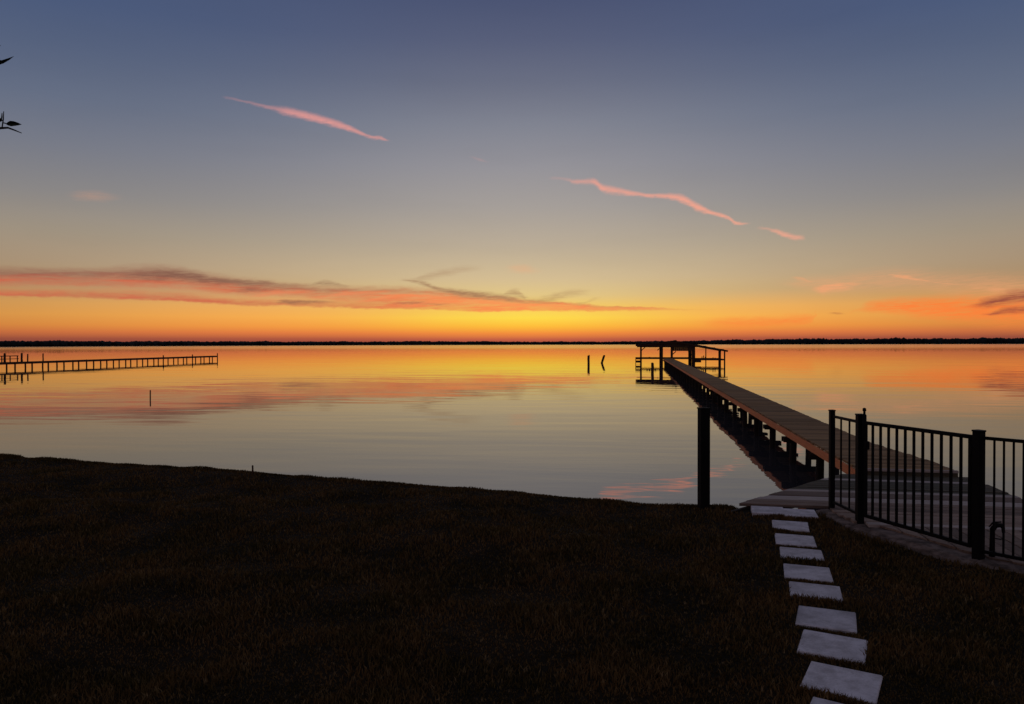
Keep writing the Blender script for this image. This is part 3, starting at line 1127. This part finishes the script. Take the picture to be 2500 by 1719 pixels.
# upright pull latch beside the post
lp = gd * .062
latch = tube('latch', [(lp.x, lp.y, z) for z in (.93, .97, 1.10, 1.22, 1.235)], [.014, .024, .024, .024, .014], M['iron'], gate)
tube('pull_knob', [(lp.x, lp.y, z) for z in (1.236, 1.265, 1.27, 1.295, 1.302)], [.013, .013, .021, .018, .005], M['iron'], latch)
box('latch_body', (gd.x * .095, gd.y * .095, .90), (.05, .045, .09), M['iron'], gate, (0, 0, gate_ang), bevel=.006)
for z in (.28, 1.02):
    hp = gd * (gv.length - .064)
    box('hinge', (hp.x, hp.y, z), (.03, .05, .075), M['iron'], gate, (0, 0, gate_ang), bevel=.004)

# garden spigot just behind the gate post
sp = on_level(2413, 1362, 0.05) + Vector((.06, .10, 0))
sp = P3 + (P4 - P3).normalized() * .10 + Vector((.07, .09, 0))
spig = thing('yard_hydrant', 'dark yard hydrant with hooked spout behind the thick right gate post', 'hydrant', (sp.x, sp.y, DK_TOP), R(-20))
spig.scale = (.8, .8, .82)
tube('standpipe', [(0, 0, 0), (0, 0, .10), (.004, 0, .30)], [.032, .026, .026], M['brass'], spig, 10)
tube('spout', [(.0, 0, .29), (.035, 0, .345), (.085, 0, .35), (.108, 0, .325), (.112, 0, .27)], [.030, .030, .026, .020, .017], M['brass'], spig, 10)
tube('handle', [(-.03, 0, .325), (.01, 0, .375), (.09, 0, .388)], [.008, .010, .008], M['brass'], spig)
tube('hose_bracket', [(.02, 0, .20), (.08, .0, .195), (.115, 0, .205)], [.007, .007, .007], M['brass'], spig)

# ------------------------------------------------------------------ grass blades
def inside_poly(x, y, poly):
    c = np.zeros(x.shape, bool)
    n = len(poly)
    for i in range(n):
        x0, y0 = poly[i]
        x1, y1 = poly[(i + 1) % n]
        m = ((y0 > y) != (y1 > y)) & (x < (x1 - x0) * (y - y0) / (y1 - y0 + 1e-12) + x0)
        c ^= m
    return c


def kerb_pt(q, off):
    return (q.x - off * .9, q.y - off * .35)


deck_poly = [tuple(from_ls(A_l, A_s - .03).xy), tuple(from_ls(p1l - .05, p1s - .03).xy), kerb_pt(P1, .15), kerb_pt(P2, .19), kerb_pt(P3, .16),
             (P4.x - .2, P4.y - .1), (P4.x + 8, P4.y), (9, 14), tuple(from_ls(B_l, B_s).xy)]
N = 400000
t = rng.uniform(0, 1, N)
gy = 3.2 + (17.5 - 3.2) * t ** 1.25
gx = rng.uniform(-1.2, .82, N) * gy
# extra rows on the very edge of the lawn and round the stones
ne = 32000
ex = rng.uniform(-16.0, 2.7, ne)
gx = np.concatenate([gx, ex])
gy = np.concatenate([gy, y_edge(ex) - np.abs(rng.normal(0, .05, ne))])
for (cx, cy, hw, hd, an) in STONES:
    m = 420
    side = rng.uniform(-1, 1, m) * hw
    off = -hd - rng.uniform(.004, .05, m)
    gx = np.concatenate([gx, cx + side * math.cos(an) - off * math.sin(an)])
    gy = np.concatenate([gy, cy + side * math.sin(an) + off * math.cos(an)])
keep = gy < y_edge(gx) - 0.005
keep &= ~inside_poly(gx, gy, deck_poly)
for (cx, cy, hw, hd, an) in STONES:
    lx_ = (gx - cx) * math.cos(an) + (gy - cy) * math.sin(an)
    ly_ = -(gx - cx) * math.sin(an) + (gy - cy) * math.cos(an)
    keep &= ~((np.abs(lx_) < hw - .001) & (np.abs(ly_) < hd - .001))
gx, gy = gx[keep], gy[keep]
n = len(gx)
gz = lawn_z(gx, gy) - 0.004
clump = np.zeros(n)
for k in range(16):
    clump += np.sin(_k[k, 0] * 3.1 * gx + _k[k, 1] * 3.1 * gy + _ph[k] * 2.1)
clump = np.clip(0.5 + clump / 7.0, 0.05, 1.0)
h = (0.017 + 0.036 * clump) * rng.uniform(.5, 1.35, n)
wd = rng.uniform(.0022, .0042, n) * (0.75 + gy / 9.0)
th = rng.uniform(0, 2 * np.pi, n)
lean = rng.uniform(.1, .85, n) * h
la = rng.uniform(0, 2 * np.pi, n)
sx, sy = np.cos(th) * wd, np.sin(th) * wd
qx, qy = np.cos(la) * lean, np.sin(la) * lean
co = np.empty((n, 5, 3))
co[:, 0] = np.stack([gx - sx, gy - sy, gz], 1)
co[:, 1] = np.stack([gx + sx, gy + sy, gz], 1)
co[:, 2] = np.stack([gx + sx * .8 + qx * .35, gy + sy * .8 + qy * .35, gz + h * .6], 1)
co[:, 3] = np.stack([gx - sx * .8 + qx * .35, gy - sy * .8 + qy * .35, gz + h * .6], 1)
co[:, 4] = np.stack([gx + qx, gy + qy, gz + h * .95], 1)
base = (np.arange(n) * 5)[:, None]
quads = (base + np.array([0, 1, 2, 3])).ravel()
tris = (base + np.array([3, 2, 4])).ravel()
me = bpy.data.meshes.new('lawn_grass')
me.vertices.add(n * 5)
me.vertices.foreach_set('co', co.ravel())
me.loops.add(n * 7)
loops = np.concatenate([quads, tris]).astype(np.int32)
me.loops.foreach_set('vertex_index', loops)
me.polygons.add(n * 2)
starts = np.concatenate([np.arange(n) * 4, n * 4 + np.arange(n) * 3]).astype(np.int32)
me.polygons.foreach_set('loop_start', starts)
me.update(calc_edges=True)
me.validate()
me.materials.append(M['grass'])
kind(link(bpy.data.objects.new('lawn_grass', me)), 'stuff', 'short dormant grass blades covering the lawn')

# ------------------------------------------------------------------ far shore
azs = np.radians(np.linspace(-62, 62, 260))


def shore_dist(a):
    t = (a + R(35)) / R(70)
    return np.interp(t, [-0.4, 0, .35, .55, .75, 1, 1.4], [800, 1000, 1500, 1750, 1900, 2300, 2500])


verts, faces = [], []
for a in azs:
    d = float(shore_dist(a)) * (1 + .01 * math.sin(a * 40))
    for dd, z in ((0, WATER_Z - .3), (6, WATER_Z + .5), (60, 1.2), (900, 2.0)):
        verts.append((math.sin(a) * (d + dd), math.cos(a) * (d + dd), z))
for i in range(len(azs) - 1):
    for j in range(3):
        p = i * 4 + j
        faces.append((p, p + 4, p + 5, p + 1))
me = bpy.data.meshes.new('far_shore')
me.from_pydata(verts, [], faces)
me.materials.append(M['soil'])
kind(link(bpy.data.objects.new('far_shore', me)), 'structure', 'low dark far shore across the lake')

bm0 = bmesh.new()
bmesh.ops.create_icosphere(bm0, subdivisions=1, radius=1.0)
ico_v = np.array([v.co[:] for v in bm0.verts])
ico_f = np.array([[v.index for v in f.verts] for f in bm0.faces])
bm0.free()
V, F = [], []
cnt = 0
aa = -60.0
while aa < 60.0:
    a = R(aa)
    d = float(shore_dist(a))
    hgt = np.interp(aa, [-60, -35, -12, -6, 2, 8, 14, 20, 26, 36, 60], [5.6, 5.9, 6.4, 7.2, 6.4, 6.6, 8.4, 12.5, 13.5, 14.5, 15.0])
    for row in range(3):
        hh = hgt * (0.96 + .045 * rng.normal() + .09 * math.sin(aa * 1.7 + 2) * math.sin(aa * .63) + .05 * math.sin(aa * 5.3) - .05 * row)
        rad = d * R(.10) * rng.uniform(1.2, 3.2)
        a2 = a + R(rng.uniform(-.12, .12))
        c = np.array([math.sin(a2) * (d + 14 + row * 22 + rng.uniform(-8, 8)) + rng.normal() * 2, math.cos(a2) * (d + 14 + row * 22 + rng.uniform(-8, 8)), 0.3])
        jit = 1 + rng.uniform(-.10, .10, (len(ico_v), 1))
        v = ico_v * jit * np.array([rad, 9.0, hh * .62])
        v[:, 2] += hh * .42
        V.append(v + c)
        F.append(ico_f + cnt)
        cnt += len(ico_v)
    aa += 0.085
me = bpy.data.meshes.new('far_woods')
me.from_pydata(np.concatenate(V).tolist(), [], np.concatenate(F).tolist())
me.materials.append(M['far_trees'])
kind(link(bpy.data.objects.new('far_woods', me)), 'stuff', 'black line of woods along the far shore')

# ------------------------------------------------------------------ tree at the left, only its branch tips reach the picture
troot = Vector((-9.0, 6.6, 0.0))
tree = thing('shade_tree', 'tree whose dark branch tips reach in at the upper left edge', 'tree', troot)
tube('trunk', [(0, 0, -.2), (.03, .02, .5), (.1, .05, 1.8), (.0, .1, 3.2), (-.1, .0, 4.8), (.05, .0, 6.6), (.0, .0, 8.2)],
     [.34, .25, .21, .18, .14, .09, .03], M['bark'], tree, 10)


def tip(px, py, yy):
    d = ray(px, py)
    return Vector((0, 0, 2.0)) + d * (yy / d.y) - troot


LY = 6.1
limbs = [
    [Vector((0, .05, 2.7)), Vector((1.6, -.2, 3.15)), Vector((3.2, -.4, 3.55)), tip(-160, 322, LY), tip(-60, 318, LY), tip(0, 313, LY), tip(20, 312, LY), tip(36, 318, LY), tip(53, 325, LY)],
    [Vector((-.05, .02, 3.6)), Vector((1.5, -.3, 4.0)), Vector((3.0, -.45, 4.15)), tip(-180, 190, LY), tip(-70, 172, LY), tip(-10, 156, LY)],
]
limb_r = [[.075, .055, .04, .025, .016, .010, .008, .006, .003], [.08, .055, .04, .026, .014, .008]]
for p, r in zip(limbs, limb_r):
    tube('limb', p, r, M['bark'], tree, 7)
for kx in range(9):
    a = kx * 2.4 + 1.2
    z0 = 3.2 + kx * .5
    ext = 2.6 - abs(kx - 3) * .18
    if math.cos(a) > .3:
        ext *= .75
    e = Vector((math.cos(a) * ext, math.sin(a) * ext, z0 + 1.2))
    tube('limb', [Vector((0, 0, z0)), e * .5 + Vector((0, 0, z0 * .5 + .2)), e], [.09, .05, .015], M['bark'], tree, 7)


def leaf_quad(bm, at, dirv, L, Wd, roll):
    dirv = dirv.normalized()
    side = dirv.cross(Vector((0, 0, 1)))
    if side.length < .1:
        side = Vector((1, 0, 0))
    side.normalize()
    nrm = side.cross(dirv)
    side = side * math.cos(roll) + nrm * math.sin(roll)
    nrm = side.cross(dirv)
    a = bm.verts.new(at)
    b1 = bm.verts.new(at + dirv * L * .4 + side * Wd * .5 + nrm * Wd * .12)
    b2 = bm.verts.new(at + dirv * L * .4 - side * Wd * .5 + nrm * Wd * .12)
    m1 = bm.verts.new(at + dirv * L * .45)
    c = bm.verts.new(at + dirv * L - nrm * Wd * .15)
    bm.faces.new((a, b1, m1))
    bm.faces.new((a, m1, b2))
    bm.faces.new((b1, c, m1))
    bm.faces.new((m1, c, b2))


bm = bmesh.new()
rl = random.Random(5)
for i in range(5200):
    while True:
        v = Vector((rl.uniform(-1, 1), rl.uniform(-1, 1), rl.uniform(-1, 1)))
        if .35 < v.length < 1:
            break
    v = Vector((v.x * 2.6 - .25, v.y * 2.8, v.z * 2.6 + 5.6))
    cl = math.sin(v.x * 2.3 + 1) * math.sin(v.y * 2.1) * math.sin(v.z * 2.5 + .5)
    if cl < -.12:
        continue
    leaf_quad(bm, v, Vector((rl.uniform(-1, 1), rl.uniform(-1, 1), rl.uniform(-.8, .3))), rl.uniform(.12, .2), rl.uniform(.05, .09), rl.uniform(0, 3))
for p, stop in ((limbs[0], 4), (limbs[1], 4)):      # leafy twigs along the two long limbs
    for a, b in zip(p[1:stop], p[2:stop + 1]):
        for i in range(90):
            q = a.lerp(b, rl.random()) + Vector((rl.gauss(0, .10) - .22, rl.gauss(0, .14), rl.gauss(.03, .11)))
            leaf_quad(bm, q, Vector((rl.uniform(-.3, 1), rl.uniform(-1, 1), rl.uniform(-.7, .5))), rl.uniform(.09, .15), rl.uniform(.04, .065), rl.uniform(0, 3))
bm_obj('crown', bm, M['leaf'], tree)


def tip_leaf(p0, p1, wid, rollv, bend=0.0):
    """single leaf seen at a branch tip, with thickness"""
    a, b = tip(p0[0], p0[1], LY), tip(p1[0], p1[1], LY)
    dv = b - a
    L = dv.length
    dv.normalize()
    up = Vector((0, -.35, 1)).normalized()
    side = up - dv * up.dot(dv)
    side.normalize()
    depth = dv.cross(side)
    W_ = wid * LY / FPX
    bm = bmesh.new()
    prof = [(0, .12), (.12, .6), (.3, 1.0), (.55, .85), (.8, .5), (1.0, .06)]
    rows = []
    for t, w in prof:
        c = a + dv * L * t + side * bend * L * math.sin(math.pi * t)
        rows.append([bm.verts.new(c + side * W_ * w * .5 + depth * .006), bm.verts.new(c - depth * .012 * w), bm.verts.new(c - side * W_ * w * .5 + depth * .006)])
    for r0, r1 in zip(rows[:-1], rows[1:]):
        for k in range(2):
            bm.faces.new((r0[k], r0[k + 1], r1[k + 1], r1[k]))
    return bm_obj('leaf', bm, M['leaf'], tree)


tip_leaf((-30, 158), (34, 138), 9, 0, -.06)
tip_leaf((-10, 150), (14, 150), 7, 0)
tip_leaf((16, 303), (53, 304), 13, 0, .05)
tip_leaf((-12, 290), (8, 294), 14, 0)
tip_leaf((-25, 104), (2, 112), 12, 0)
for a, b in (((5, 312), (9, 272)), ((8, 300), (18, 303)), ((2, 296), (5, 276))):
    tube('twig', [tip(*a, LY), tip((a[0] + b[0]) / 2 + 1, (a[1] + b[1]) / 2, LY), tip(*b, LY)], [.005, .005, .003], M['bark'], tree, 5)
